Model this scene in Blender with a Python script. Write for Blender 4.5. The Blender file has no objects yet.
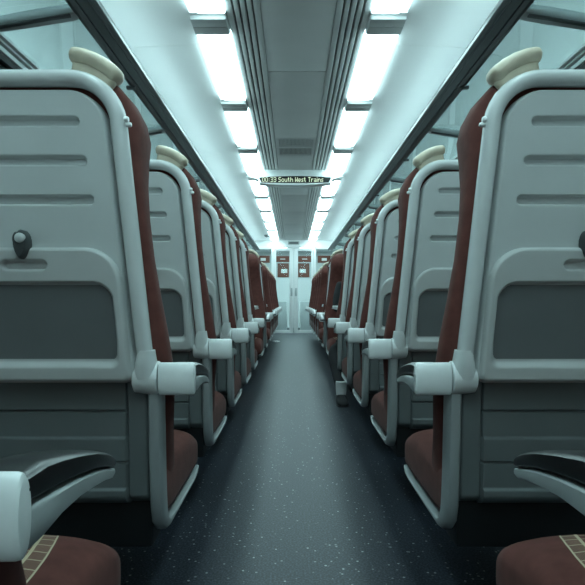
import bpy, bmesh, math, random
import numpy as np
from mathutils import Vector

# ------------------------------------------------------------------ camera, world, exposure
C = bpy.context.scene
COL = C.collection
random.seed(7)
CAMH = 0.85
cam_d = bpy.data.cameras.new('camera')
cam = bpy.data.objects.new('camera', cam_d)
COL.objects.link(cam)
cam.location = (-0.03, 0.0, CAMH)
cam.rotation_euler = (math.pi / 2, 0, 0)
cam_d.sensor_width = 36.0
cam_d.lens = 36.0 * 560 / 585
cam_d.shift_y = 7.5 / 585
cam_d.clip_start = 0.02
C.camera = cam
W = bpy.data.worlds.new('world')
C.world = W
W.use_nodes = True
W.node_tree.nodes['Background'].inputs[0].default_value = (0.01, 0.014, 0.016, 1)   # night outside the windows
W.node_tree.nodes['Background'].inputs[1].default_value = 0.3
C.view_settings.view_transform = 'Standard'
C.view_settings.look = 'None'
C.view_settings.gamma = 1
C.view_settings.exposure = 0.0
C.view_settings.use_curve_mapping = False
LAMP_COL = (0.62, 0.94, 0.97)
LAMP_E = 11.2
ADDED_FILL_E = 13.0

# ------------------------------------------------------------------ materials
def mat(name, col, rough=0.5, metal=0.0, noise=0.0, nscale=60.0, bump=0.0, bscale=400.0, spec=0.5, sheen=0.0):
    m = bpy.data.materials.new(name)
    m.use_nodes = True
    nt = m.node_tree
    b = nt.nodes['Principled BSDF']
    b.inputs['Base Color'].default_value = (*col, 1)
    b.inputs['Roughness'].default_value = rough
    b.inputs['Metallic'].default_value = metal
    b.inputs['Specular IOR Level'].default_value = spec
    if sheen:
        b.inputs['Sheen Weight'].default_value = sheen
        b.inputs['Sheen Roughness'].default_value = 0.4
    tc = nt.nodes.new('ShaderNodeTexCoord')
    if noise:
        n = nt.nodes.new('ShaderNodeTexNoise')
        n.inputs['Scale'].default_value = nscale
        n.inputs['Detail'].default_value = 4
        nt.links.new(tc.outputs['Object'], n.inputs['Vector'])
        r = nt.nodes.new('ShaderNodeValToRGB')
        r.color_ramp.elements[0].position = 0.3
        r.color_ramp.elements[1].position = 0.7
        r.color_ramp.elements[0].color = (*[c * (1 - noise) for c in col], 1)
        r.color_ramp.elements[1].color = (*[min(1, c * (1 + noise)) for c in col], 1)
        nt.links.new(n.outputs['Fac'], r.inputs['Fac'])
        nt.links.new(r.outputs['Color'], b.inputs['Base Color'])
    if bump:
        n2 = nt.nodes.new('ShaderNodeTexNoise')
        n2.inputs['Scale'].default_value = bscale
        nt.links.new(tc.outputs['Object'], n2.inputs['Vector'])
        bp = nt.nodes.new('ShaderNodeBump')
        bp.inputs['Strength'].default_value = bump
        bp.inputs['Distance'].default_value = 0.001
        nt.links.new(n2.outputs['Fac'], bp.inputs['Height'])
        nt.links.new(bp.outputs['Normal'], b.inputs['Normal'])
    return m

def emis(name, col, s):
    m = bpy.data.materials.new(name)
    m.use_nodes = True
    nt = m.node_tree
    nt.nodes.remove(nt.nodes['Principled BSDF'])
    e = nt.nodes.new('ShaderNodeEmission')
    e.inputs[0].default_value = (*col, 1)
    e.inputs[1].default_value = s
    nt.links.new(e.outputs[0], nt.nodes['Material Output'].inputs[0])
    return m

def glass(name, tint, ior=1.45, rough=0.02):
    m = bpy.data.materials.new(name)
    m.use_nodes = True
    nt = m.node_tree
    nt.nodes.remove(nt.nodes['Principled BSDF'])
    t = nt.nodes.new('ShaderNodeBsdfTransparent')
    t.inputs[0].default_value = (*tint, 1)
    g = nt.nodes.new('ShaderNodeBsdfGlossy')
    g.inputs['Color'].default_value = (0.9, 0.95, 0.95, 1)
    g.inputs['Roughness'].default_value = rough
    f = nt.nodes.new('ShaderNodeFresnel')
    f.inputs[0].default_value = ior
    mx = nt.nodes.new('ShaderNodeMixShader')
    ge = nt.nodes.new('ShaderNodeNewGeometry')      # reflect on entering only: no false total reflection inside the sheet
    mu = nt.nodes.new('ShaderNodeMath')
    mu.operation = 'MULTIPLY_ADD'
    mu.use_clamp = True
    mu.inputs[1].default_value = -1
    nt.links.new(ge.outputs['Backfacing'], mu.inputs[0])
    nt.links.new(f.outputs[0], mu.inputs[2])
    nt.links.new(mu.outputs[0], mx.inputs[0])
    nt.links.new(t.outputs[0], mx.inputs[1])
    nt.links.new(g.outputs[0], mx.inputs[2])
    nt.links.new(mx.outputs[0], nt.nodes['Material Output'].inputs[0])
    return m

M = {}
M['shell'] = mat('grey_plastic', (0.56, 0.585, 0.585), 0.42, noise=0.03, nscale=9, bump=0.06, bscale=900)
M['tray'] = mat('grey_tray_plastic', (0.52, 0.535, 0.53), 0.42, noise=0.03, nscale=9, bump=0.06, bscale=900)  # a touch darker than the shell: shade from the tray's tilt, in the colour
M['inset'] = mat('grey_inset_plastic', (0.135, 0.145, 0.148), 0.55, noise=0.04, nscale=12, bump=0.1, bscale=900)  # darker plastic, with the shade low on the seat back put into its colour
M['tube'] = mat('grey_frame_plastic', (0.64, 0.665, 0.665), 0.27, noise=0.03, nscale=11)
M['rails'] = mat('grey_rail_plastic', (0.32, 0.345, 0.35), 0.4, noise=0.03, nscale=11)
M['white'] = mat('pale_plastic', (0.74, 0.77, 0.77), 0.28, noise=0.03, nscale=25)
M['lower'] = mat('lower_grey_plastic', (0.155, 0.175, 0.18), 0.5, noise=0.04, nscale=9)  # darkened so its colour carries the falloff of light down the seat back
M['black'] = mat('black_pad', (0.010, 0.011, 0.012), 0.28, bump=0.1, bscale=700)
M['dark'] = mat('dark_metal', (0.02, 0.022, 0.024), 0.5, 0.4)
M['latch'] = mat('charcoal_plastic', (0.045, 0.05, 0.052), 0.4)
M['cream'] = mat('cream_grip', (0.60, 0.53, 0.41), 0.42, noise=0.07, nscale=30)
M['rail'] = mat('rack_rail_metal', (0.15, 0.16, 0.165), 0.32, 0.9)
M['rail_light'] = mat('rack_bracket_metal', (0.50, 0.53, 0.54), 0.3, 0.45)
M['ceil'] = mat('ceiling_white', (0.84, 0.86, 0.86), 0.5, noise=0.02, nscale=2)
M['ceil_mid'] = mat('ceiling_grey', (0.58, 0.60, 0.60), 0.5, noise=0.03, nscale=5)
M['slat'] = mat('grille_grey', (0.46, 0.48, 0.48), 0.42)
M['void'] = mat('grille_void', (0.02, 0.022, 0.022), 0.8)
M['wall'] = mat('wall_white', (0.66, 0.68, 0.68), 0.5, noise=0.02, nscale=3)
M['endwall'] = mat('bulkhead_white', (0.91, 0.92, 0.92), 0.45)
M['rubber'] = mat('black_rubber', (0.015, 0.015, 0.016), 0.6)
M['brown'] = mat('brown_vinyl', (0.17, 0.055, 0.035), 0.5)
M['glass'] = glass('rack_glass', (0.80, 0.86, 0.86), 1.5)
M['doorglass'] = glass('door_glass', (0.93, 0.96, 0.96), 1.18)
M['window'] = glass('window_glass', (0.35, 0.38, 0.38), 1.5)
M['lamp'] = emis('lamp_diffuser', LAMP_COL, LAMP_E)
M['lamp_vestibule'] = emis('vestibule_diffuser', LAMP_COL, 17.0)
M['added_fill'] = emis('added_fill_emission', LAMP_COL, ADDED_FILL_E)  # glow of the added fill tubes on the rack rails
M['led'] = emis('led_text', (0.78, 1.0, 0.72), 1.0)
M['screen'] = mat('display_glass', (0.012, 0.016, 0.016), 0.6, spec=0.2)
M['skin'] = mat('skin', (0.55, 0.33, 0.25), 0.5)
M['cloth_black'] = mat('black_cloth', (0.008, 0.008, 0.01), 0.85)
M['sock'] = mat('white_cloth', (0.75, 0.76, 0.76), 0.8)
M['hair'] = mat('dark_hair', (0.02, 0.015, 0.012), 0.6)
M['paper'] = mat('paper', (0.8, 0.82, 0.82), 0.7)
M['table'] = mat('table_laminate', (0.62, 0.65, 0.65), 0.35)

def moquette():
    m = mat('maroon_moquette', (0.125, 0.043, 0.036), 0.85, noise=0.16, nscale=26, bump=0.35, bscale=900, spec=0.2, sheen=0.04)
    return m
M['moquette'] = moquette()

def moquette_pattern():
    # maroon plush whose centre panel carries a woven grid edged by a dotted cream band
    m = mat('patterned_moquette', (0.125, 0.043, 0.036), 0.85, noise=0.16, nscale=26, bump=0.35, bscale=900, spec=0.2, sheen=0.04)
    nt = m.node_tree
    L = nt.links.new
    bs = nt.nodes['Principled BSDF']
    base = bs.inputs['Base Color'].links[0].from_socket
    tc = nt.nodes.new('ShaderNodeTexCoord')
    sp = nt.nodes.new('ShaderNodeSeparateXYZ')
    L(tc.outputs['Object'], sp.inputs[0])
    def mth(op, a, b=None, c=None):
        n = nt.nodes.new('ShaderNodeMath')
        n.operation = op
        for i, v in enumerate((a, b, c)):
            if v is None: continue
            if isinstance(v, (int, float)): n.inputs[i].default_value = v
            else: L(v, n.inputs[i])
        return n.outputs[0]
    ax = mth('ABSOLUTE', sp.outputs[0])
    du = mth('ABSOLUTE', mth('SUBTRACT', ax, 0.66))
    # boundary bows inwards towards the front edge of the seat
    yy = mth('SUBTRACT', sp.outputs[1], 0.30)
    bnd = mth('SUBTRACT', 0.245, mth('MULTIPLY', mth('MULTIPLY', yy, yy), 0.75))
    d = mth('SUBTRACT', bnd, du)                     # > 0 inside the patterned panel
    def line(x, c, w):
        return mth('LESS_THAN', mth('ABSOLUTE', mth('SUBTRACT', x, c)), w)
    edge = mth('MAXIMUM', line(d, 0.003, 0.0016), line(d, 0.030, 0.0016))
    inside = mth('GREATER_THAN', d, 0.030)
    g1 = mth('LESS_THAN', mth('PINGPONG', d, 0.0165), 0.0013)
    g2 = mth('LESS_THAN', mth('PINGPONG', sp.outputs[1], 0.0165), 0.0013)
    grid = mth('MULTIPLY', inside, mth('MAXIMUM', g1, g2))
    band = mth('MULTIPLY', mth('GREATER_THAN', d, 0.003), mth('LESS_THAN', d, 0.030))
    cross = mth('MULTIPLY', band, g2)
    lines = mth('MAXIMUM', edge, mth('MAXIMUM', grid, cross))
    ck = nt.nodes.new('ShaderNodeTexChecker')
    ck.inputs['Scale'].default_value = 420
    L(tc.outputs['Object'], ck.inputs['Vector'])
    dots = mth('MULTIPLY', band, mth('MULTIPLY', ck.outputs['Fac'], 0.26))
    fac = mth('MAXIMUM', mth('MULTIPLY', lines, 0.85), dots)
    mx = nt.nodes.new('ShaderNodeMix')
    mx.data_type = 'RGBA'
    L(fac, mx.inputs[0])
    L(base, mx.inputs[6])
    mx.inputs[7].default_value = (0.62, 0.52, 0.36, 1)
    L(mx.outputs[2], bs.inputs['Base Color'])
    return m
M['pattern'] = moquette_pattern()

def carpet():
    m = bpy.data.materials.new('flecked_carpet')
    m.use_nodes = True
    nt = m.node_tree
    L = nt.links.new
    b = nt.nodes['Principled BSDF']
    tc = nt.nodes.new('ShaderNodeTexCoord')
    n = nt.nodes.new('ShaderNodeTexNoise')
    n.inputs['Scale'].default_value = 150
    n.inputs['Detail'].default_value = 2
    L(tc.outputs['Object'], n.inputs['Vector'])
    r = nt.nodes.new('ShaderNodeValToRGB')
    r.color_ramp.elements[0].position = 0.42
    r.color_ramp.elements[0].color = (0.004, 0.006, 0.010, 1)
    r.color_ramp.elements[1].position = 0.72
    r.color_ramp.elements[1].color = (0.056, 0.068, 0.094, 1)
    L(n.outputs['Fac'], r.inputs['Fac'])
    v = nt.nodes.new('ShaderNodeTexVoronoi')
    v.inputs['Scale'].default_value = 38
    v.inputs['Randomness'].default_value = 1
    L(tc.outputs['Object'], v.inputs['Vector'])
    lt = nt.nodes.new('ShaderNodeMath')
    lt.operation = 'LESS_THAN'
    lt.inputs[1].default_value = 0.15
    L(v.outputs['Distance'], lt.inputs[0])
    sc = nt.nodes.new('ShaderNodeSeparateColor')
    L(v.outputs['Color'], sc.inputs[0])
    mu = nt.nodes.new('ShaderNodeMath')
    mu.operation = 'MULTIPLY'
    L(lt.outputs[0], mu.inputs[0])
    L(sc.outputs[0], mu.inputs[1])
    mx = nt.nodes.new('ShaderNodeMix')
    mx.data_type = 'RGBA'
    L(mu.outputs[0], mx.inputs[0])
    L(r.outputs['Color'], mx.inputs[6])
    mx.inputs[7].default_value = (0.42, 0.44, 0.44, 1)
    L(mx.outputs[2], b.inputs['Base Color'])
    b.inputs['Roughness'].default_value = 0.42
    b.inputs['Specular IOR Level'].default_value = 0.30
    bp = nt.nodes.new('ShaderNodeBump')
    bp.inputs['Strength'].default_value = 0.25
    bp.inputs['Distance'].default_value = 0.001
    L(n.outputs['Fac'], bp.inputs['Height'])
    L(bp.outputs['Normal'], b.inputs['Normal'])
    return m
M['carpet'] = carpet()

# ------------------------------------------------------------------ helpers
def link(name, me, m, parent=None, loc=None):
    o = bpy.data.objects.new(name, me)
    COL.objects.link(o)
    if m is not None and not me.materials:
        me.materials.append(m)
    if parent is not None: o.parent = parent
    if loc is not None: o.location = loc
    return o

def tag(o, label=None, cat=None, group=None, kind=None):
    if label: o['label'] = label
    if cat: o['category'] = cat
    if group: o['group'] = group
    if kind: o['kind'] = kind
    return o

def thing(name, label, cat, loc=(0, 0, 0), rz=0, group=None):
    o = bpy.data.objects.new(name, None)
    o.empty_display_size = 0.1
    COL.objects.link(o)
    o.location = loc
    o.rotation_euler = (0, 0, rz)
    return tag(o, label, cat, group)

class MB:
    """Collects vertices and faces; sx = -1 mirrors it across the aisle."""
    def __init__(s): s.v, s.f = [], []
    def add(s, v, f):
        n = len(s.v)
        s.v += [tuple(p) for p in v]
        s.f += [tuple(i + n for i in q) for q in f]
        return s
    def box(s, x0, x1, y0, y1, z0, z1, b=0.0):
        if b <= 0:
            v = [(x, y, z) for x in (x0, x1) for y in (y0, y1) for z in (z0, z1)]
            f = [(0, 1, 3, 2), (4, 6, 7, 5), (0, 4, 5, 1), (2, 3, 7, 6), (0, 2, 6, 4), (1, 5, 7, 3)]
            return s.add(v, f)
        bm = bmesh.new()
        bmesh.ops.create_cube(bm, size=1)
        for p in bm.verts:
            p.co = Vector(((x0 + x1) / 2 + p.co.x * (x1 - x0), (y0 + y1) / 2 + p.co.y * (y1 - y0), (z0 + z1) / 2 + p.co.z * (z1 - z0)))
        bmesh.ops.bevel(bm, geom=list(bm.edges), offset=b, segments=2, affect='EDGES', profile=0.6)
        bm.verts.index_update()
        s.add([tuple(p.co) for p in bm.verts], [[p.index for p in q.verts] for q in bm.faces])
        bm.free()
        return s
    def rings(s, rings, cap=True):
        n = len(rings[0])
        v = [p for r in rings for p in r]
        f = []
        for i in range(len(rings) - 1):
            for j in range(n):
                k = (j + 1) % n
                f.append((i * n + j, i * n + k, (i + 1) * n + k, (i + 1) * n + j))
        if cap:
            f.append(tuple(range(n - 1, -1, -1)))
            m0 = (len(rings) - 1) * n
            f.append(tuple(range(m0, m0 + n)))
        return s.add(v, f)
    def sweep(s, path, normal, sizes, n=14, e=2.0, cap=True, dome=True):
        """Planar sweep; sizes = (half size in plane, half size along normal) per point."""
        P = [Vector(p) for p in path]
        N = Vector(normal).normalized()
        R = []
        for i, p in enumerate(P):
            t = (P[min(i + 1, len(P) - 1)] - P[max(i - 1, 0)]).normalized()
            b = t.cross(N).normalized()
            a, c = sizes[i] if isinstance(sizes, list) else sizes
            def ring(q, k):
                out = []
                for j in range(n):
                    th = 2 * math.pi * j / n
                    cx, sy = math.cos(th), math.sin(th)
                    x = math.copysign(abs(cx) ** (2 / e), cx) * a * k
                    y = math.copysign(abs(sy) ** (2 / e), sy) * c * k
                    out.append(q + b * x + N * y)
                return out
            if dome and i == 0:
                for th in (75, 45, 20):
                    R.append(ring(p - t * min(a, c) * 0.8 * math.sin(math.radians(th)), math.cos(math.radians(th))))
            R.append(ring(p, 1))
            if dome and i == len(P) - 1:
                for th in (20, 45, 75):
                    R.append(ring(p + t * min(a, c) * 0.8 * math.sin(math.radians(th)), math.cos(math.radians(th))))
        return s.rings(R, cap)
    def lathe_x(s, prof, cy, cz, n=24):
        R = []
        for x, r in prof:
            R.append([(x, cy + r * math.cos(2 * math.pi * j / n), cz + r * math.sin(2 * math.pi * j / n)) for j in range(n)])
        return s.rings(R)
    def mesh(s, name, sx=1, angle=38):
        me = bpy.data.meshes.new(name)
        v = s.v if sx > 0 else [(-p[0], p[1], p[2]) for p in s.v]
        me.from_pydata(v, [], s.f)
        bm = bmesh.new()
        bm.from_mesh(me)
        bmesh.ops.recalc_face_normals(bm, faces=bm.faces)
        bm.to_mesh(me)
        bm.free()
        me.shade_smooth()
        me.set_sharp_from_angle(angle=math.radians(angle))
        return me
    def obj(s, name, m, parent=None, sx=1, angle=38):
        return link(name, s.mesh(name, sx, angle), m, parent)

def sstep(a, b, x):
    t = np.clip((x - a) / (b - a), 0, 1)
    return t * t * (3 - 2 * t)

def heightfield(u, z, fn, keep=None, taper=None):
    """Sheet facing -y: y = fn(U, Z); keep masks faces by their centre."""
    U, Z = np.meshgrid(u, z)
    if taper is not None: U = UC + (U - UC) * taper(Z)
    Y = fn(U, Z)
    nz, nu = U.shape
    v = np.stack([U, Y, Z], -1).reshape(-1, 3)
    idx = np.arange(nz * nu).reshape(nz, nu)
    q = np.stack([idx[:-1, :-1], idx[:-1, 1:], idx[1:, 1:], idx[1:, :-1]], -1).reshape(-1, 4)
    if keep is not None:
        cu = (U[:-1, :-1] + U[1:, 1:]) / 2
        cz = (Z[:-1, :-1] + Z[1:, 1:]) / 2
        q = q[keep(cu, cz).reshape(-1)]
    used = np.unique(q)
    remap = np.full(nz * nu, -1)
    remap[used] = np.arange(len(used))
    mb = MB()
    mb.v = [tuple(p) for p in v[used].tolist()]
    mb.f = [tuple(p) for p in remap[q].tolist()]
    return mb

def rrect(du, z, w, z0, z1, r):
    """signed distance to a rounded box of half width w (array) between z0 and z1"""
    zc, h = (z0 + z1) / 2, (z1 - z0) / 2
    qx, qz = np.abs(du) - (w - r), np.abs(z - zc) - (h - r)
    return np.hypot(np.maximum(qx, 0), np.maximum(qz, 0)) + np.minimum(np.maximum(qx, qz), 0) - r

def arc(cx, cz, r, a0, a1, n):
    return [(cx + r * math.cos(math.radians(a0 + (a1 - a0) * i / n)), cz + r * math.sin(math.radians(a0 + (a1 - a0) * i / n))) for i in range(n + 1)]

# ------------------------------------------------------------------ the setting
Y0, Y1, YE = -6.5, 14.0, 17.2         # carriage behind the viewpoint, bulkhead, far end of the vestibule
WX, ZC = 1.38, 2.35
def struct(o): o['kind'] = 'structure'; return o

struct(MB().box(-WX - .06, WX + .06, Y0 - .06, YE + .06, -0.05, 0).obj('floor', M['carpet']))

# ceiling: flat middle panels, slatted grilles, curved white side panels
ceiling = struct(MB().box(-WX - .06, WX + .06, Y0 - .06, YE + .06, 2.47, 2.5).obj('ceiling', M['ceil']))
seams = [Y0, -5.38, -3.87, -2.36, -0.85, 0.66, 2.17, 3.68, 5.19]
for a, b in zip(seams[:-1], seams[1:]):
    MB().box(-.192, .192, a + .003, b - .003, ZC, ZC + .02, .004).obj('ceiling_panel', M['ceil_mid'], ceiling)
for a, b in [(5.86, 6.5), (6.5, 8.0), (8.0, 9.5), (9.5, 11.0), (11.0, 12.5), (12.5, Y1)]:
    MB().box(-.192, .192, a + .003, b - .003, ZC, ZC + .02, .004).obj('ceiling_panel', M['ceil_mid'], ceiling)
MB().box(-.2, .2, Y0, Y1, ZC + .024, ZC + .03).obj('ceiling_backing', M['void'], ceiling)
vent = MB().box(-.192, .192, 5.193, 5.23, ZC, ZC + .02, .003).box(-.192, .192, 5.82, 5.857, ZC, ZC + .02, .003).box(-.192, .192, 5.50, 5.54, ZC, ZC + .02, .003)
vent.box(-.192, -.165, 5.23, 5.82, ZC, ZC + .02).box(.165, .192, 5.23, 5.82, ZC, ZC + .02).obj('vent_frame', M['ceil_mid'], ceiling)
vs = MB()
for i in range(26):
    x = -.160 + .320 * i / 25
    vs.box(x - .0050, x + .0050, 5.23, 5.50, ZC + .001, ZC + .016)
    vs.box(x - .0040, x + .0040, 5.54, 5.82, ZC + .004, ZC + .016)
vsl = vs.obj('vent_slats', M['slat'], ceiling)
vsl['kind'] = 'stuff'
for s in (-1, 1):
    MB().box(min(s * .195, s * .372), max(s * .195, s * .372), Y0, Y1, ZC + .03, ZC + .036).obj('grille_backing', M['void'], ceiling)
    for i, (a, b) in enumerate([(.194, .228), (.236, .262), (.271, .296), (.305, .330), (.339, .374)]):
        MB().box(min(s * a, s * b), max(s * a, s * b), Y0, Y1, ZC - .004, ZC + .022, .004).obj('grille_slat', M['slat'], ceiling)
    # light trough roof over the lamps
    MB().box(min(s * .374, s * .58), max(s * .374, s * .58), Y0, Y1, ZC + .035, ZC + .045).obj('lamp_trough', M['ceil'], ceiling)
    # side panel, in lengths that meet at fine seams
    prof = [(.562, ZC + .012), (.57, ZC), (.70, ZC - .004), (.90, ZC - .012), (1.05, ZC - .03), (1.18, ZC - .065), (1.28, ZC - .125), (1.34, ZC - .20), (1.378, ZC - .29)]
    edges = [Y0, -3.73, -1.39, 0.95, 3.29, 5.63, 7.97, 10.31, 12.65, Y1]
    for a, b in zip(edges[:-1], edges[1:]):
        mb = MB()
        R = []
        for y in (a + .002, b - .002):
            R.append([(s * x, y, z) for x, z in prof] + [(s * x, y, z + .012) for x, z in reversed(prof)])
        mb.rings(R).obj('side_panel', M['ceil'], ceiling, 1, 30)

# walls with window bands
def wall(s):
    nm = 'wall_left' if s < 0 else 'wall_right'
    x0, x1 = sorted((s * WX, s * (WX + .05)))
    root = struct(MB().box(x0, x1, Y0, YE, 0, 1.18).obj(nm, M['wall']))
    MB().box(x0, x1, Y0, YE, 1.99, 2.47).obj('upper_wall', M['wall'], root)
    # window-head mouldings just below the rack: fine parallel lines
    for k, (dz, t, m) in enumerate([(2.005, .022, 'wall'), (2.035, .012, 'tray'), (2.055, .016, 'wall')]):
        a, b = sorted((s * (WX - .016 - .006 * k), s * (WX + .002)))
        MB().box(a, b, Y0, Y1, dz - t / 2, dz + t / 2, .003).obj('head_moulding', M[m], root)
    pil = [Y0 + i * 1.66 for i in range(13)]
    for i in range(13):
        y = min(pil[i], Y1 - .22)
        MB().box(x0, x1, y, y + .22, 1.18, 1.99).obj('window_pillar', M['wall'], root)
    return root
wall(-1)
wall(1)
nwin = 0
for s in (-1, 1):
    for i in range(13):
        ya, yb = Y0 + i * 1.66 + .22, Y0 + (i + 1) * 1.66
        yb = min(yb, Y1 - .22 if i == 12 else Y1)
        if yb - ya < .3: continue
        nwin += 1
        fr = MB()
        xa, xb = sorted((s * (WX - .008), s * (WX + .03)))
        t = .03
        fr.box(xa, xb, ya, yb, 1.18, 1.18 + t, .004).box(xa, xb, ya, yb, 1.99 - t, 1.99, .004)
        fr.box(xa, xb, ya, ya + t, 1.18 + t, 1.99 - t, .004).box(xa, xb, yb - t, yb, 1.18 + t, 1.99 - t, .004)
        w = struct(fr.obj('window_%d' % nwin, M['rubber']))
        xa, xb = sorted((s * (WX + .010), s * (WX + .018)))
        MB().box(xa, xb, ya + t - .004, yb - t + .004, 1.18 + t - .004, 1.99 - t + .004).obj('pane', M['window'], w)
struct(MB().box(-WX, WX, Y0 - .05, Y0, 0, 2.47).obj('wall_back', M['wall']))

# end bulkhead with a pair of glazed doors
we = struct(MB().box(-WX, WX, Y1, Y1 + .06, 2.19, 2.47).box(-WX, -.50, Y1, Y1 + .06, 0, .98).box(.50, WX, Y1, Y1 + .06, 0, .98)
            .box(-WX, -1.16, Y1, Y1 + .06, .98, 2.19).box(1.16, WX, Y1, Y1 + .06, .98, 2.19)
            .obj('wall_front', M['endwall']))
MB().box(-1.16, -.50, Y1 - .012, Y1 + .06, 2.12, 2.19, .004).box(.50, 1.16, Y1 - .012, Y1 + .06, 2.12, 2.19, .004).obj('pane_head', M['endwall'], we)
for s in (-1, 1):
    a, b = sorted((s * .50, s * .56))
    MB().box(a, b, Y1 - .015, Y1 + .07, 0, 2.19, .005).obj('door_post', M['endwall'], we)
    a, b = sorted((s * .56, s * 1.16))
    MB().box(a, b, Y1 + .02, Y1 + .03, .98, 2.12).obj('side_pane', M['doorglass'], we)
    a, b = sorted((s * .60, s * .92))
    MB().box(a, b, Y1 + .012, Y1 + .0185, 1.78, 1.96).obj('brown_band', M['brown'], we)
    a, b = sorted((s * .70, s * .83))
    MB().box(a, b, Y1 + .008, Y1 + .0115, 1.83, 1.90, .001).obj('band_symbol', M['paper'], we)
MB().box(-.56, .56, Y1 - .03, Y1 + .02, 2.165, 2.205, .005).obj('door_header', M['endwall'], we)
for n, s in ((1, -1), (2, 1)):
    d = MB()
    e = [(.012, .105), (.412, .455)]
    def bx(a, b, z0, z1, y0=Y1 + .015, y1=Y1 + .05):
        p, q = sorted((s * a, s * b))
        d.box(p, q, y0, y1, z0, z1, .004)
    bx(.006, .105, .02, 2.15); bx(.44, .49, .02, 2.15); bx(.105, .44, .02, .10); bx(.105, .44, 2.08, 2.15)
    dr = struct(d.obj('door_%d' % n, M['endwall']))
    p, q = sorted((s * .10, s * .445))
    MB().box(p, q, Y1 + .028, Y1 + .036, .09, 2.09).obj('pane', M['doorglass'], dr)
    p, q = sorted((s * .112, s * .436))
    MB().box(p, q, Y1 + .020, Y1 + .0275, 1.80, 1.95).obj('brown_band', M['brown'], dr)
    p, q = sorted((s * .21, s * .34))
    MB().box(p, q, Y1 + .017, Y1 + .0195, 1.865, 1.885, .001).obj('band_symbol', M['paper'], dr)
    p, q = sorted((s * .03, s * .08))
    MB().box(p, q, Y1 + .004, Y1 + .016, .95, 1.15, .004).obj('door_handle', M['rail_light'], dr)

# vestibule beyond the doors
vw = struct(MB().box(-WX, -.5, YE, YE + .05, 0, 2.47).box(.5, WX, YE, YE + .05, 0, 2.47).box(-.5, .5, YE, YE + .05, 2.1, 2.47)
            .box(-.5, .5, YE + .04, YE + .05, 0, 2.1).obj('wall_vestibule', M['wall']))
for s in (-1, 1):
    a, b = sorted((s * .14, s * .49))
    MB().box(a, b, YE + .005, YE + .04, 1.55, 1.98, .01).obj('brown_panel', M['brown'], vw)
    a, b = sorted((s * .19, s * .38))
    MB().box(a, b, YE - .02, YE + .006, 1.68, 1.80, .004).obj('white_notice', M['paper'], vw)
    a, b = sorted((s * .14, s * .49))
    MB().box(a, b, YE - .004, YE + .006, 2.06, 2.17, .004).obj('dark_vent', M['latch'], vw)
    a, b = sorted((s * .18, s * .52))
    MB().box(a, b, 15.2, 15.7, 0, .82, .03).obj('grey_cabinet', M['shell'], vw)
    a, b = sorted((s * .56, s * 1.3))
    MB().box(a, b, 15.4, 15.5, 0, 1.25).obj('luggage_stack_panel', M['lower'], vw)
struct(MB().box(-WX, WX, Y1 + .07, YE, 2.33, 2.36).obj('ceiling_vestibule', M['ceil']))

# ------------------------------------------------------------------ ceiling lamps
PITCH, G0 = 1.26, 3.01
words = ['first', 'second', 'third', 'fourth', 'fifth', 'sixth', 'seventh', 'eighth', 'ninth', 'tenth', 'eleventh', 'twelfth', 'thirteenth', 'fourteenth', 'fifteenth']
def lamp(s, ya, yb, label):
    side = 'left' if s < 0 else 'right'
    if label:
        root = thing('ceiling_light', label, 'ceiling light', (s * .467, (ya + yb) / 2, ZC), 0, 'lit panels along the %s of the ceiling' % side)
    else:
        root = bpy.data.objects.new('ceiling_light', None); COL.objects.link(root); root.parent = ceiling
        root.location = (s * .467, (ya + yb) / 2, ZC)
    h = (yb - ya) / 2
    xi, xo = -.090, .094                # towards the aisle / towards the wall
    r = .065
    out = [(xi, -h), (xi, h)] + [(xo - r + r * math.cos(math.radians(a)), h - r * 1.4 + r * 1.4 * math.sin(math.radians(a))) for a in (90, 70, 50, 30, 10)]
    out += [(xo - r + r * math.cos(math.radians(a)), -h + r * 1.4 + r * 1.4 * math.sin(math.radians(a))) for a in (-10, -30, -50, -70, -90)]
    mb = MB()
    R = []
    for k, z in ((1, .03), (1, -.008), (.98, -.018), (.92, -.026), (.80, -.030)):
        R.append([(s * x * k, y * (1 - (1 - k) * .2), z) for x, y in out])
    mb.rings(R).obj('diffuser', M['lamp'], root)
    # housing: a shallow raised end block at both ends of the diffuser
    for e in (-1, 1):
        y0, y1 = sorted((e * (h + .034), e * (PITCH / 2 - .002)))
        a, b = sorted((s * -.090, s * .100))
        MB().box(a, b, y0, y1, -.036, .03, .008).obj('end_housing', M['slat'], root)
        y0, y1 = sorted((e * (h + .004), e * (h + .032)))
        MB().box(a, b, y0, y1, -.014, .02, .003).obj('end_clip', M['ceil'], root)
for s in (-1, 1):
    side = 'left' if s < 0 else 'right'
    k = 0
    for i in range(-7, 10):
        ya, yb = G0 + (i - 1) * PITCH + .12, G0 + i * PITCH - .12
        if ya > Y1 - .4: continue
        yb = min(yb, Y1 - .06)
        if yb < 2.7:
            lamp(s, ya, yb, None)
        else:
            lamp(s, ya, yb, 'long lit ceiling panel, %s from the camera in the %s row of lamps' % (words[k], side))
            k += 1
for s in (-1, 1):
    q = thing('ceiling_light', 'lit panel in the vestibule ceiling behind the %s glass door' % ('left' if s < 0 else 'right'), 'ceiling light', (s * .5, 15.4, 2.325))
    MB().box(-.3, .3, -.7, .7, -.012, .0, .004).obj('diffuser', M['lamp_vestibule'], q)
    MB().box(-.32, .32, -.72, -.705, -.014, .0, .002).box(-.32, .32, .705, .72, -.014, 0, .002).obj('frame', M['slat'], q)

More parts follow.
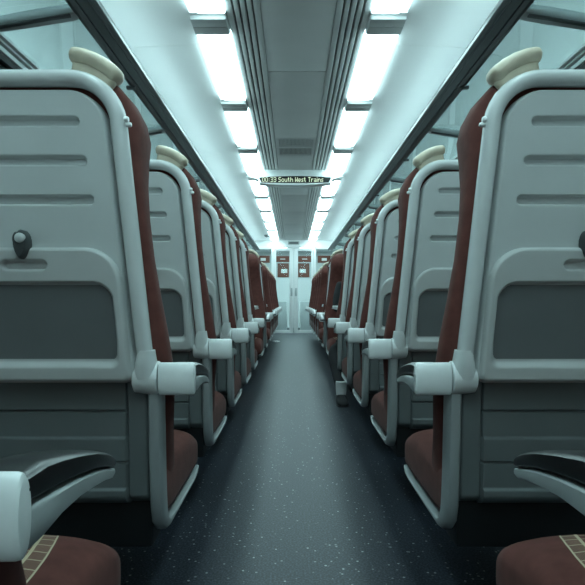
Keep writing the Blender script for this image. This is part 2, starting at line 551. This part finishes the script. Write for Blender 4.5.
# ------------------------------------------------------------------ luggage racks
def rack(s):
    side = 'left' if s < 0 else 'right'
    root = thing('luggage_rack', 'long overhead luggage rack with dark metal rail and glass shelf above the %s seats' % side, 'luggage rack', (0, 0, 0))
    a, b = Y0 + .01, Y1 - .02
    # front rail: three extruded members, each with rounded edges
    def extr(name, pts, m):
        mb = MB()
        mb.rings([[(s * x, a, z) for x, z in pts], [(s * x, b, z) for x, z in pts]])
        return mb.obj(name, m, root, 1, 25)
    extr('rail_nose', [(.850, 2.124), (.846, 2.112), (.848, 2.098), (.857, 2.090), (.872, 2.088), (.880, 2.094), (.882, 2.118), (.874, 2.128), (.860, 2.130)], M['rail'])
    extr('rail_channel', [(.880, 2.102), (.928, 2.094), (.932, 2.102), (.932, 2.128), (.880, 2.128)], M['rail'])
    extr('rail_lip', [(.930, 2.088), (.950, 2.080), (.966, 2.082), (.971, 2.092), (.965, 2.112), (.930, 2.112)], M['rail'])
    # added glowing tube, hidden on the rail to brighten the side ceiling and seats
    mb = MB()
    mb.sweep([(s * .90, a + .02, 2.143), (s * .90, b - .02, 2.143)], (0, 0, 1), (.011, .011), 10)
    mb.obj('added_fill_tube', M['added_fill'], root)
    ys = [-.92 + i * 1.675 for i in range(-4, 10)]
    ys = [y for y in ys if a < y < b]
    for y in ys:
        path = [(s * .955, y, 2.104), (s * .985, y, 2.098), (s * 1.08, y, 2.084), (s * 1.22, y, 2.060), (s * 1.37, y, 2.035)]
        mb = MB()
        mb.sweep(path, (0, 1, 0), [(.018, .034), (.024, .038), (.026, .038), (.024, .038), (.020, .036)], 16, 4.0)
        br = mb.obj('bracket', M['rail_light'], root)
        mb = MB()
        mb.sweep([(p[0], y - .026, p[2] - .027) for p in path[1:]], (0, 1, 0), (.006, .012), 8, 3)
        mb.obj('bracket_edge', M['rail'], br)
        # small clip in the middle of the bay
        MB().box(min(s * .94, s * .99), max(s * .94, s * .99), y + .80, y + .83, 2.070, 2.088, .004).obj('shelf_clip', M['rail'], root)
    ends = [a] + ys + [b]
    for y0, y1 in zip(ends[:-1], ends[1:]):
        if y1 - y0 < .1: continue
        mb = MB()
        pr = [(.94, 2.099), (1.0, 2.094), (1.12, 2.086), (1.24, 2.070), (1.365, 2.050)]
        mb.rings([[(s * x, y, z) for x, z in pr] + [(s * x, y, z + .006) for x, z in reversed(pr)] for y in (y0 + .03, y1 - .03)])
        mb.obj('glass_shelf', M['glass'], root)
    extr('rear_rail', [(1.345, 2.046), (1.345, 2.062), (1.376, 2.058), (1.376, 2.042)], M['wall'])
    return root
rack(-1)
rack(1)

# ------------------------------------------------------------------ seats
UC = 0.66
ZA = 0.66                                # armrest axis height
def yb(z): return -0.09 * (z - ZA)       # rear face of the reclined back
def hw(z): return 0.28 - 0.088 * (z - ZA)   # half width of the frame's centre line

def seat_meshes(sx):
    D = {}
    def put(key, mb, angle=38): D[key] = mb.mesh(key, sx, angle)
    # --- tubular frame: inverted U
    zc, r = 1.252, 0.108
    L = [(UC - hw(z), z) for z in np.linspace(.718, zc, 9)]
    cx = UC - hw(zc) + r
    A = arc(cx, zc, r, 180, 90, 10)[1:]
    T = [(u, zc + r) for u in np.linspace(cx, UC, 5)[1:]]
    half = L + A + T
    full = half + [(2 * UC - u, z) for u, z in reversed(half[:-1])]
    mb = MB()
    mb.sweep([(u, yb(z) + .003, z) for u, z in full], (0, 1, .09), (.0185, .024), 16, 2.3)
    put('back_frame', mb)
    # --- back panel with three grooves and a shadow gap around it
    def yp(U, Z):
        du = np.abs(U - UC)
        d = rrect(du, Z, hw(Z) - .0255, .40, zc + r - .0255, .084)
        y = yb(Z) - .010 + .010 * sstep(-.006, 0, d) + .03 * sstep(-.001, .004, d)
        for zg, hl in ((1.260, .140), (1.172, .154), (1.083, .168)):
            q = np.hypot(np.maximum(du - (hl - .0115), 0), Z - zg) - .0115
            y = y + .016 * sstep(.001, -.004, q)
        return y
    us = np.unique(np.concatenate([np.arange(UC - .275, UC + .276, .003)]))
    put('back_panel', heightfield(us, np.arange(.66, 1.352, .0022), yp,
        lambda U, Z: rrect(np.abs(U - UC), Z, hw(Z) - .0255, .40, zc + r - .0255, .084) < .017, lambda Z: (hw(Z) - .02) / (hw(.66) - .02)), 60)
    # --- tray table: raised plate with a finger slot and a deep inset
    def tw(Z): return .246 - .075 * (Z - .66) + 0.0
    def d_out(U, Z): return rrect(U - UC, Z, tw(Z), .655, .972, .02 + .058 * sstep(.75, .85, Z))
    def d_in(U, Z): return rrect(U - UC, Z, tw(Z) - .020, .690, .893, .022 + .022 * sstep(.76, .84, Z))
    def d_slot(U, Z): return np.hypot(np.maximum(np.abs(U - UC + .006) - .041, 0), Z - .931) - .0125
    def yt(U, Z):
        do, di, ds = d_out(U, Z), d_in(U, Z), d_slot(U, Z)
        y = yb(Z) - .026
        y = y + .005 * sstep(-.008, 0, do) + .022 * sstep(-.0015, .003, do)
        wz = sstep(.705, .76, Z)
        y = y + .014 * (wz * sstep(.001, -.006, di) + (1 - wz) * sstep(.002, -.016, di))
        y = y + .014 * sstep(.001, -.004, ds)
        return y
    u2 = np.arange(UC - .256, UC + .2565, .003)
    z2 = np.arange(.648, .980, .0022)
    tp = lambda Z: tw(Z) / tw(.648)
    inset = lambda u, z: rrect(u - UC, z, tw(z) * .892, .7085, .8865, .018 + .020 * sstep(.76, .84, z)) < 0
    put('tray_table', heightfield(u2, z2, yt, lambda u, z: (d_out(u, z) < .004) & ~inset(u, z), tp), 60)
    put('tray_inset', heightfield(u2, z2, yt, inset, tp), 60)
    # --- latch above the tray
    yl = yb(.98) - .014
    mb = MB()
    pts = []
    for k, y in ((1, yl), (1, yl - .022), (.85, yl - .030)):
        ring = []
        for j in range(20):
            th = 2 * math.pi * j / 20
            zz = math.sin(th) * .034
            w = .0165 if zz > -.004 else .0165 - .004 * (-zz / .034)
            ring.append((UC + .002 + math.cos(th) * w * k, y, .978 + zz * k))
        pts.append(ring)
    mb.rings(pts)
    mb.lathe_x([(UC - .004, .016), (UC + .02, .017), (UC + .024, .012)], yl - .006, .992, 18)
    mb.v = [(x - .008, y, z) for x, y, z in mb.v]
    put('latch', mb)
    mb = MB()
    R = []
    for rr, y in ((.0115, yl - .026), (.0115, yl - .033), (.008, yl - .036), (.002, yl - .037)):
        R.append([(UC + rr * math.cos(2 * math.pi * j / 18), y, .992 + rr * math.sin(2 * math.pi * j / 18)) for j in range(18)])
    mb.rings(R)
    mb.v = [(x - .008, y, z) for x, y, z in mb.v]
    put('latch_button', mb)
    # --- lower shell: recessed, stepped, tucked under at the bottom
    def yl2(U, Z):
        du = np.abs(U - UC)
        y = .030 + .06 * (.64 - Z)
        inner = sstep(.222, .219, du)
        y = y - .007 * inner * (sstep(.512, .506, Z) + sstep(.384, .378, Z))
        for zg in (.575, .4475):
            y = y + .010 * inner * sstep(.0035, .0015, np.abs(Z - zg))
        y = y + .008 * sstep(.0035, .0015, np.abs(du - .2205))
        y = y + .010 * sstep(.268, .274, du)
        y = y + .13 * np.clip((.365 - Z) / .055, 0, 1) ** 2
        return y
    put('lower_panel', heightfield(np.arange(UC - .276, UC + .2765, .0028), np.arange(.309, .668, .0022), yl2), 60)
    # --- side rails that curve from the back under the cushion
    for nm, uc in (('side_rail', .3665), ('side_rail_wall', 2 * UC - .3665)):
        pth = [(.035, .655), (.040, .58), (.048, .48), (.055, .40), (.062, .345), (.074, .305), (.096, .278), (.130, .266), (.20, .263), (.34, .262), (.50, .262), (.555, .266), (.575, .280)]
        sz = [(.032, .018)] * 5 + [(.028, .018), (.019, .018), (.010, .017), (.006, .016), (.005, .016), (.005, .016), (.005, .015), (.005, .014)]
        mb = MB()
        mb.sweep([(uc, y, z) for y, z in pth], (1, 0, 0), sz, 14, 3.2)
        put(nm, mb)
    # --- seat base hidden below the cushion
    MBb = MB().box(.388, 2 * UC - .388, .082, .48, .215, .352, .012)
    put('seat_base', MBb)
    # --- back cushion: plush slab with side wings
    ZS = [.345, .36, .40, .50, .60, .68, .76, .85, .95, 1.05, 1.13, 1.20, 1.26, 1.30, 1.335, 1.362, 1.378]
    TH = [.18, .22, .25, .24, .165, .125, .12, .12, .12, .13, .162, .215, .245, .238, .205, .150, .09]
    R = []
    for z, t in zip(ZS, TH):
        w = hw(z) + .028 + .021 * math.exp(-((z - .68) / .20) ** 2) if z > .66 else .304 + .025 * max(0, 1 - (.66 - z) / .14) - .02 * max(0, (.36 - z) / .06)
        if z > zc:
            zz = min(1, (z - zc) / .132)
            w = hw(zc) + .034 - .106 * (1 - math.sqrt(max(0, 1 - zz * zz)))
        y0 = max(yb(z), .0) + .018 if z < ZA else yb(z) + .012
        if z < ZA: y0 = .075
        ring = []
        n = 44
        for j in range(n):
            th = 2 * math.pi * j / n
            c, s_ = math.cos(th), math.sin(th)
            x = math.copysign(abs(c) ** (2 / 5.0), c) * w
            f = math.copysign(abs(s_) ** (2 / 3.4), s_)
            t2 = t * (1 - .16 * (1 - min(1, abs(x) / w)) ** .8) if s_ > 0 else t
            y1 = yb(z) + t2
            yy = (y0 + y1) / 2 + f * (y1 - y0) / 2
            ring.append((UC + x, yy, z))
        R.append(ring)
    put('back_cushion', MB().rings(R), 70)
    # --- seat cushion: loft along y with a waterfall front edge
    YS = [.10, .14, .22, .30, .38, .45, .50, .54, .57, .588, .596]
    TOP = [.444, .447, .449, .449, .447, .441, .432, .421, .405, .384, .35]
    BOT = [.29, .272, .266, .265, .265, .265, .266, .269, .275, .287, .303]
    R = []
    for y, zt, zb in zip(YS, TOP, BOT):
        ring = []
        n = 48
        w = .305 - (.010 if y > .585 else .0)
        for j in range(n):
            th = 2 * math.pi * j / n
            c, s_ = math.cos(th), math.sin(th)
            x = math.copysign(abs(c) ** (2 / 7.0), c) * w
            f = math.copysign(abs(s_) ** (2 / (4.6 if s_ > 0 else 7)), s_)
            drop = .012 * (abs(x) / w) ** 3
            ring.append((UC + x, y, (zt + zb) / 2 + f * (zt - zb) / 2 - (drop if f > 0 else 0)))
        R.append(ring)
    put('seat_cushion', MB().rings(R), 70)
    # --- grip handle on the aisle shoulder: mushroom section following the corner
    P = [(u + .010, z + .004) for u, z in [(.524, 1.414), (.504, 1.411), (.482, 1.403), (.460, 1.391), (.444, 1.379), (.436, 1.371)]]
    mb = MB()
    mb.sweep([(u, yb(z) + .030, z) for u, z in P], (0, 1, 0), (.0195, .034), 18, 2.2)
    put('grip_handle', mb)
    P2 = [(u + .010, z + .002) for u, z in [(.522, 1.387), (.503, 1.384), (.482, 1.376), (.464, 1.365), (.452, 1.353)]]
    mb = MB()
    mb.sweep([(u, yb(z) + .026, z) for u, z in P2], (0, 1, 0), (.024, .017), 14, 3.0)
    put('grip_stem', mb)
    # --- coat hook
    mb = MB()
    uh = UC - hw(1.262) - .018
    mb.lathe_x([(uh + .008, .007), (uh - .004, .0075), (uh - .007, .006)], yb(1.262) - .004, 1.266, 12)
    mb.lathe_x([(uh + .006, .005), (uh - .010, .0055), (uh - .013, .004)], yb(1.262) - .002, 1.255, 12)
    put('coat_hook', mb)
    # --- collar that joins frame and armrest
    mb = MB()
    cy = .022
    mb.lathe_x([(.416, .030), (.413, .036), (.395, .0385), (.372, .0405), (.357, .0405), (.3545, .038)], cy, ZA, 26)
    mb.sweep([(.385, .018, ZA), (.385, .014, ZA + .020), (.3842, .009, ZA + .038), (.383, .004, ZA + .054), (.382, .000, ZA + .070)], (0, 1, 0), [(.0275, .037), (.0268, .037), (.0245, .036), (.0215, .033), (.0192, .0285)], 20, 2.6, True, False)
    put('collar', mb)
    mb = MB()
    mb.lathe_x([(2 * UC - .420, .030), (2 * UC - .395, .0375), (2 * UC - .357, .0395), (2 * UC - .3545, .037)], cy, ZA, 20)
    put('wall_collar', mb)
    # --- armrest: hinge barrel, tapering arm, black pad
    mb = MB()
    mb.lathe_x([(.352, .037), (.350, .0395), (.300, .0395), (.272, .0395), (.267, .038), (.265, .034)], 0, ZA, 28)
    mb.v = [(x, cy - .020 + y * .36, z) for x, y, z in mb.v]      # the barrel is flattened front to back
    put('armrest', mb)
    stations = [  # y, pad top, pad/shell line, shell bottom (world heights)
        (-.004, .692, .668, .632), (.020, .698, .664, .621), (.050, .696, .661, .622), (.085, .691, .658, .627), (.135, .681, .652, .628), (.19, .668, .643, .623),
        (.235, .654, .632, .616), (.260, .644, .624, .610), (.272, .637, .622, .612)]
    def armpart(which, u0, u1, bev):
        R = []
        for y, a, b, c in (stations if which == 'shell' else [(.010, .695, .666, 0)] + stations[2:]):
            zt, zb2 = (a, b) if which == 'pad' else (b, c)
            ring = []
            n = 16
            uc, w = (u0 + u1) / 2, (u1 - u0) / 2
            w = w - .006 * max(0, (y - .2) / .075)
            for j in range(n):
                th = 2 * math.pi * j / n
                cc, s_ = math.cos(th), math.sin(th)
                ring.append((uc + math.copysign(abs(cc) ** (2 / bev), cc) * w, y, (zt + zb2) / 2 + math.copysign(abs(s_) ** (2 / bev), s_) * (zt - zb2) / 2))
            R.append(ring)
        return MB().rings(R)
    put('arm_shell', armpart('shell', .2652, .330, 5))
    put('arm_pad', armpart('pad', .2648, .331, 4))
    # --- floor leg
    put('leg_wall', MB().box(.85, .88, .16, .19, .012, .285).box(.85, .88, .42, .45, .012, .285).box(.835, .895, .13, .48, 0, .014, .003))
    return D

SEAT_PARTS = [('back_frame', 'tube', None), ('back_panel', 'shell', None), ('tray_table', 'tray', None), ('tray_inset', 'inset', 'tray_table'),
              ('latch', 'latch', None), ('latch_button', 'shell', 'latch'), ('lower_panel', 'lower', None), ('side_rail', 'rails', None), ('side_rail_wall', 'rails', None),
              ('seat_base', 'dark', None), ('back_cushion', 'moquette', None), ('seat_cushion', 'pattern', None), ('grip_handle', 'cream', None), ('grip_stem', 'cream', 'grip_handle'),
              ('coat_hook', 'white', None), ('collar', 'white', None), ('wall_collar', 'white', None), ('armrest', 'white', None), ('arm_shell', 'rails', 'armrest'), ('arm_pad', 'black', 'armrest'),
              ('leg_wall', 'dark', None)]
PART_LABEL = {'arm_pad': 'black armrest pad', 'latch': 'charcoal tray latch', 'tray_inset': 'darker recessed panel of the tray', 'seat_base': 'dark under-seat box'}
MESH = {1: seat_meshes(1), -1: seat_meshes(-1)}
def seat(y, side, facing, label, group):
    """side: +1 right of the aisle, -1 left; facing 'away' from the camera or 'camera'."""
    sx = side if facing == 'away' else -side
    root = thing('train_seat', label, 'train seat', (0, y, 0), 0 if facing == 'away' else math.pi, group)
    made = {}
    for key, m, par in SEAT_PARTS:
        nm = {'side_rail_wall': 'side_rail', 'wall_collar': 'collar', 'leg_wall': 'leg'}.get(key, key)
        o = link(nm, MESH[sx][key], M[m], made[par] if par else root)
        if key in PART_LABEL: o['label'] = PART_LABEL[key]
        made[key] = o
    return root

AWAY = [0.490] + [1.35 + .82 * k for k in range(5)]
for s in (-1, 1):
    side = 'left' if s < 0 else 'right'
    for i, y in enumerate(AWAY):
        if i == 0:
            lab = 'nearest train seat at the bottom %s corner, showing only armrest and patterned cushion' % side
        elif i == 1:
            lab = 'large foremost grey-backed train seat filling the %s of the photo, tray latched up' % side
        else:
            lab = 'grey-backed train seat with maroon cushions, %s whole seat back from the camera on the %s' % (words[i - 1], side)
        seat(y, s, 'away', lab, 'seats turned away on the %s of the aisle' % side)
    for k in range(6):
        seat(.490 - .82 * (k + 1), s, 'away', 'train seat out of view behind the camera, %s row back on the %s' % (words[k], side), 'seats turned away on the %s of the aisle' % side)
    seat(6.40, s, 'camera', 'maroon seat facing the camera behind the first table on the %s' % side, 'seats facing the camera on the %s' % side)
    seat(6.78, s, 'away', 'far grey-backed seat back to back with the first camera-facing seat on the %s' % side, 'seats turned away on the %s of the aisle' % side)
    for k in range(6):
        seat(8.55 + .82 * k, s, 'camera', 'maroon seat facing the camera, %s of the far %s row beyond the second table' % (words[k], side), 'seats facing the camera on the %s' % side)

# ------------------------------------------------------------------ tables in the two bays
def table(s, y, label):
    root = thing('bay_table', label, 'table', (s * .86, y, 0), 0, 'pale tables between facing seats')
    MB().box(-.47, .47, -.30, .30, .765, .790, .008).obj('table_top', M['table'], root)
    MB().box(-.475, .475, -.305, .305, .757, .766, .003).obj('edge_trim', M['rail_light'], root)
    x = s * .30
    MB().box(x - .03, x + .03, -.05, .05, .02, .758, .008).obj('pedestal', M['lower'], root)
    MB().box(x - .07, x + .07, -.10, .10, 0, .022, .005).obj('foot_plate', M['lower'], root)
for s in (-1, 1):
    side = 'left' if s < 0 else 'right'
    table(s, 5.62, 'pale table in the first bay of facing seats on the %s' % side)
    table(s, 7.68, 'pale table in the farther bay of facing seats on the %s' % side)
cup = thing('paper_cup', 'small white cup standing on the nearer right-hand table', 'cup', (.50, 5.50, .790))
R = [[(r * math.cos(2 * math.pi * j / 18), r * math.sin(2 * math.pi * j / 18), z) for j in range(18)] for r, z in ((.024, 0), (.032, .08), (.034, .082), (.030, .080), (.024, .01))]
MB().rings(R).obj('cup_body', M['paper'], cup)
mb = MB()
mb.rings([[(r * math.cos(2 * math.pi * j / 18), r * math.sin(2 * math.pi * j / 18), z) for j in range(18)] for r, z in ((.0355, .083), (.0355, .089), (.031, .094), (.02, .094))])
mb.obj('lid', M['white'], cup)

# ------------------------------------------------------------------ passenger information display
GL = {'0': '01110 10001 10001 10001 10001 10001 01110', '3': '11110 00001 00001 01110 00001 00001 11110', ':': '000 000 010 000 000 010 000', ' ': '00 00 00 00 00 00 00',
      'S': '01111 10000 10000 01110 00001 00001 11110', 'o': '00000 00000 01110 10001 10001 10001 01110', 'u': '00000 00000 10001 10001 10001 10011 01101',
      't': '0100 0100 1110 0100 0100 0101 0010', 'h': '10000 10000 10110 11001 10001 10001 10001', 'W': '10001 10001 10001 10101 10101 11011 10001',
      'e': '00000 00000 01110 10001 11111 10000 01110', 's': '0000 0000 0111 1000 0110 0001 1110', 'T': '11111 00100 00100 00100 00100 00100 00100',
      'r': '0000 0000 1011 1100 1000 1000 1000', 'a': '00000 00000 01110 00001 01111 10001 01111', 'i': '1 0 1 1 1 1 1', 'n': '00000 00000 10110 11001 10001 10001 10001'}
YS_ = 6.45
sign = thing('information_display', 'slim lens-shaped dot-matrix sign under the ceiling lit with South West Trains', 'sign', (0, YS_, 2.25))
def lens(w, zt, zb, bow_t, bow_b, n=18):
    top = [(-w + 2 * w * i / n, zt + bow_t * (1 - (2 * i / n - 1) ** 2)) for i in range(n + 1)]
    bot = [(w * .93 - 2 * w * .93 * i / n, zb - bow_b * (1 - (2 * i / n - 1) ** 2)) for i in range(n + 1)]
    return top + bot
def prism(outl, y0, y1, bev=.0):
    R = [[(x, y0, z) for x, z in outl], [(x, y1, z) for x, z in outl]]
    return MB().rings(R)
prism(lens(.445, .020, -.052, .034, .028), -.02, .14).obj('housing', M['white'], sign)
face = prism(lens(.415, .006, -.050, .016, .006), -.026, -.018).obj('screen', M['screen'], sign)
MB().box(-.36, .36, .0, .12, .03, .104, .01).obj('ceiling_mount', M['white'], sign)
for s in (-1, 1):
    mb = MB()
    mb.sweep([(s * .43, .05, -.004), (s * .50, .05, .012), (s * .56, .05, .03)], (0, 1, 0), [(.020, .06), (.009, .05), (.005, .04)], 12, 2.4)
    mb.obj('wing', M['white'], sign)
text = '00:33 South West Trains'
cols = sum(len(GL[c].split()[0]) + 1 for c in text) - 1
px = .70 / cols
pz = .0078
x = -.378
led = MB()
for c in text:
    rows = GL[c].split()
    for r, row in enumerate(rows):
        for k, b in enumerate(row):
            if b == '1':
                led.box(x + k * px + .0003, x + (k + 1) * px + .0006, -.0285, -.0255, .009 - (r + 1) * pz, .009 - r * pz - .0006)
    x += (len(rows[0]) + 1) * px
tx = led.obj('lettering', M['led'], face)
tx['kind'] = 'stuff'

# small fittings at the far end
sd = thing('smoke_detector', 'small round detector on the ceiling near the far bulkhead on the left', 'detector', (-.62, 12.9, 2.346))
mb = MB()
mb.rings([[(r * math.cos(2 * math.pi * j / 20), r * math.sin(2 * math.pi * j / 20), z) for j in range(20)] for r, z in ((.06, 0), (.06, -.02), (.045, -.04), (.02, -.045))])
mb.obj('detector_body', M['lower'], sd)
mb = MB()
mb.rings([[(r * math.cos(2 * math.pi * j / 20), r * math.sin(2 * math.pi * j / 20), z) for j in range(20)] for r, z in ((.012, -.044), (.012, -.052))])
mb.obj('indicator', M['latch'], sd)
dv = thing('door_header_panel', 'small grey indicator panel on the bulkhead above the glass doors', 'panel', (0, Y1, 2.28))
MB().box(-.14, .14, -.014, .0, -.045, .035, .006).obj('panel_frame', M['slat'], dv)
MB().box(-.11, .11, -.018, -.013, -.03, .02, .003).obj('panel_screen', M['lower'], dv)

mb = MB()
rng = random.Random(3)
o1, o2 = [], []
for j in range(14):
    th = 2 * math.pi * j / 14
    r = 1 + rng.uniform(-.15, .15)
    o1.append((math.cos(th) * .075 * r, math.sin(th) * .10 * r, .001))
    o2.append((math.cos(th) * .070 * r, math.sin(th) * .095 * r, .010 + rng.uniform(0, .012)))
sc_ = mb.rings([o1, o2]).obj('paper_scrap', M['paper'])
sc_.location = (-.355, 11.4, 0)
tag(sc_, 'scrap of white paper lying on the carpet at the far left edge of the aisle', 'paper')

# ------------------------------------------------------------------ passengers
def skin_mesh(name, verts, edges, radii, root_i=0, sub=2):
    me = bpy.data.meshes.new(name + '_skeleton')
    me.from_pydata(verts, edges, [])
    o = bpy.data.objects.new(name + '_tmp', me)
    COL.objects.link(o)
    md = o.modifiers.new('skin', 'SKIN')
    md.use_smooth_shade = True
    for i, r in enumerate(radii):
        rr = r if isinstance(r, tuple) else (r, r)
        me.skin_vertices[0].data[i].radius = rr
        me.skin_vertices[0].data[i].use_root = (i == root_i)
    sb = o.modifiers.new('sub', 'SUBSURF')
    sb.levels = sub
    sb.render_levels = sub
    dg = bpy.context.evaluated_depsgraph_get()
    res = bpy.data.meshes.new_from_object(o.evaluated_get(dg), depsgraph=dg)
    res.name = name
    bpy.data.objects.remove(o)
    bpy.data.meshes.remove(me)
    res.materials.clear()
    res.shade_smooth()
    return res

def person(loc, rz, label, legs, hands, toes=None):
    """Seated figure facing +y in its own frame, hips at (0,0,.56)."""
    root = thing('person', label, 'person', loc, rz)
    V, E, Rr = [], [], []
    def add(p, r, par=None):
        V.append(p); Rr.append(r)
        if par is not None: E.append((par, len(V) - 1))
        return len(V) - 1
    pel = add((0, 0, .56), (.15, .11))
    wa = add((0, -.03, .72), (.135, .10), pel)
    ch = add((0, -.06, .92), (.155, .11), wa)
    nk0 = add((0, -.06, 1.06), (.07, .065), ch)
    nk = add((0, -.045, 1.13), .05, nk0)
    hd = add((0, -.03, 1.20), (.068, .082), nk)
    ht = add((0, -.03, 1.27), (.070, .085), hd)
    hx = add((0, -.03, 1.31), (.050, .060), ht)
    J = {}
    for s in (-1, 1):
        sh = add((s * .175, -.06, 1.00), .058, ch)
        el = add((s * .215, .02, .76), .042, sh)
        hx_, hy_, hz_ = hands[s]
        fa = add(((s * .215 + hx_) / 2, (.02 + hy_) / 2, (.76 + hz_) / 2), .038, el)
        wr = add((hx_, hy_, hz_), .026, fa)
        pm = add((hx_ - s * .012, hy_ + .05, hz_ - .005), (.036, .016), wr)
        pe = add((hx_ - s * .018, hy_ + .085, hz_ - .010), (.038, .014), pm)
        for k, (off, ln) in enumerate(((-.028, .068), (-.010, .078), (.009, .072), (.027, .055))):
            f1 = add((hx_ - s * .02 + off, hy_ + .085 + ln * .5, hz_ - .012), .0085, pe)
            f2 = add((hx_ - s * .02 + off * .95, hy_ + .085 + ln, hz_ - .030), .0075, f1)
        t1 = add((hx_ - s * .052, hy_ + .055, hz_ - .010), .010, pm)
        t2 = add((hx_ - s * .060, hy_ + .088, hz_ - .018), .0085, t1)
        hip = add((s * .095, .05, .545), .085, pel)
        kx, ky, kz = legs[s][0]
        ax, ay, az = legs[s][1]
        th = add(((s * .095 + kx) / 2, (.05 + ky) / 2, (.545 + kz) / 2), .078, hip)
        kn = add((kx, ky, kz), .056, th)
        cf = add((kx * .65 + ax * .35, ky * .65 + ay * .35, kz * .65 + az * .35), .054, kn)
        an = add((ax, ay, az), .036, cf)
        J[s] = (len(V), (ax, ay, az))
        tx_, ty_ = (toes or {}).get(s, (0, 1))          # direction the toes point to
        hl = add((ax - .03 * tx_, ay - .03 * ty_, .045), .022, an)
        bl = add((ax + .10 * tx_, ay + .10 * ty_, .036), (.026, .018), hl)
        te = add((ax + .16 * tx_, ay + .16 * ty_, .030), (.022, .014), bl)
    body = link('body', skin_mesh('body', V, E, Rr), M['skin'], root)
    # clothing grown from the same skeleton, a little larger
    def sub_skel(name, keep, grow, m, ends=None):
        idx = [i for i in range(len(V)) if keep(i)]
        mp = {i: k for k, i in enumerate(idx)}
        ed = [(mp[a], mp[b]) for a, b in E if a in mp and b in mp]
        rr = [tuple(q + grow for q in (r if isinstance(r, tuple) else (r, r))) for r in (Rr[i] for i in idx)]
        return link(name, skin_mesh(name, [V[i] for i in idx], ed, rr), m, root)
    per = (len(V) - 8) // 2
    arm_ids, leg_ids, foot_ids = set(), set(), set()
    for q in range(2):
        b = 8 + q * per
        arm_ids |= set(range(b, b + 4))
        leg_ids |= {b + 16, b + 17, b + 18, b + 19, b + 20}
        foot_ids |= {b + 21, b + 22, b + 23}
    sub_skel('jacket', lambda i: i in (0, 1, 2, 3) or i in arm_ids, .014, M['cloth_black'])
    sub_skel('trousers', lambda i: i == 0 or i in leg_ids, .012, M['cloth_black'])
    for q, s in enumerate((-1, 1)):
        b = 8 + q * per
        ax, ay, az = legs[s][1]
        tx_, ty_ = (toes or {}).get(s, (0, 1))
        def turn(R):
            return [[(ax + (x - ax) * ty_ + (y - ay) * tx_, ay - (x - ax) * tx_ + (y - ay) * ty_, z) for x, y, z in r] for r in R]
        # shoe: sole, black upper, pale heel and sock
        R = []
        for y, w, zt in ((-.075, .020, .05), (-.068, .034, .075), (-.03, .040, .085), (.03, .042, .080), (.09, .046, .062), (.15, .046, .050), (.19, .034, .042), (.205, .016, .032)):
            R.append([(ax + w * math.copysign(abs(math.cos(t)) ** .75, math.cos(t)), ay + y, .012 + (zt - .012) * (.5 + .5 * math.copysign(abs(math.sin(t)) ** .75, math.sin(t)))) for t in [2 * math.pi * j / 18 for j in range(18)]])
        sh = MB().rings(turn(R)).obj('shoe', M['cloth_black'], root)
        R = []
        for y, w in ((-.082, .020), (-.072, .037), (.0, .044), (.09, .050), (.15, .050), (.195, .037), (.212, .017)):
            R.append([(ax + w, ay + y, .0), (ax + w, ay + y, .016), (ax - w, ay + y, .016), (ax - w, ay + y, .0)])
        MB().rings(turn(R)).obj('sole', M['rubber'], sh)
        R = []
        for z, r, dy in ((.070, .040, -.006), (.10, .043, -.004), (.135, .045, 0), (.165, .048, .01), (.185, .046, .02)):
            R.append([(ax + r * math.cos(2 * math.pi * j / 18), ay + dy - .015 + r * 1.1 * math.sin(2 * math.pi * j / 18), z) for j in range(18)])
        sk = MB().rings(turn(R)).obj('sock', M['sock'], root)
        sk['label'] = 'white sock bunched at the ankle'
    # face and hair
    mb = MB()
    mb.rings([[(w * math.cos(2 * math.pi * j / 16), -.03 - .008 + d * math.sin(2 * math.pi * j / 16), z) for j in range(16)] for w, d, z in ((.074, .070, 1.19), (.083, .088, 1.24), (.084, .094, 1.29), (.066, .076, 1.325), (.03, .035, 1.34))])
    # open the hair at the forehead by shifting it back
    mb.v = [(x, y - .018, z) for x, y, z in mb.v]
    mb.obj('hair', M['hair'], root)
    for s in (-1, 1):
        ey = MB()
        ey.rings([[(s * .028 + r * math.cos(2 * math.pi * j / 10), .048 + dy, 1.228 + r * .6 * math.sin(2 * math.pi * j / 10)) for j in range(10)] for r, dy in ((.011, 0), (.011, .004), (.004, .006))])
        ey.obj('eye', M['hair'], root)
        er = MB()
        er.rings([[(s * (.068 + t), -.03 + .016 * math.cos(2 * math.pi * j / 10), 1.215 + .028 * math.sin(2 * math.pi * j / 10)) for j in range(10)] for t in (0, .012)])
        er.obj('ear', M['skin'], root)
    MB().rings([[(w * math.cos(2 * math.pi * j / 10), .05 + d, z + .006 * math.sin(2 * math.pi * j / 10)) for j in range(10)] for w, d, z in ((.010, -.01, 1.222), (.011, .008, 1.208), (.014, .014, 1.196), (.006, .018, 1.194))]).obj('nose', M['skin'], root)
    MB().box(-.022, .022, .036, .050, 1.163, 1.172, .003).obj('mouth', M['brown'], root)
    return root

person((.74, 5.00, -.01), math.pi / 2, 'seated passenger in black, white-socked ankle and black shoe beside the aisle carpet',
       {-1: ((-.03, .40, .41), (-.36, .365, .12)), 1: ((.20, .33, .48), (.27, .20, .11))}, {-1: (-.10, .27, .655), 1: (.10, .27, .655)}, {-1: (-1, 0), 1: (1, 0)})
person((.66, 6.02, -.01), math.pi, 'passenger in dark clothes sitting at the nearer right-hand table facing the camera',
       {-1: ((-.13, .40, .50), (-.12, .38, .11)), 1: ((.13, .40, .50), (.12, .38, .11))}, {-1: (-.08, .24, .84), 1: (.08, .24, .84)})
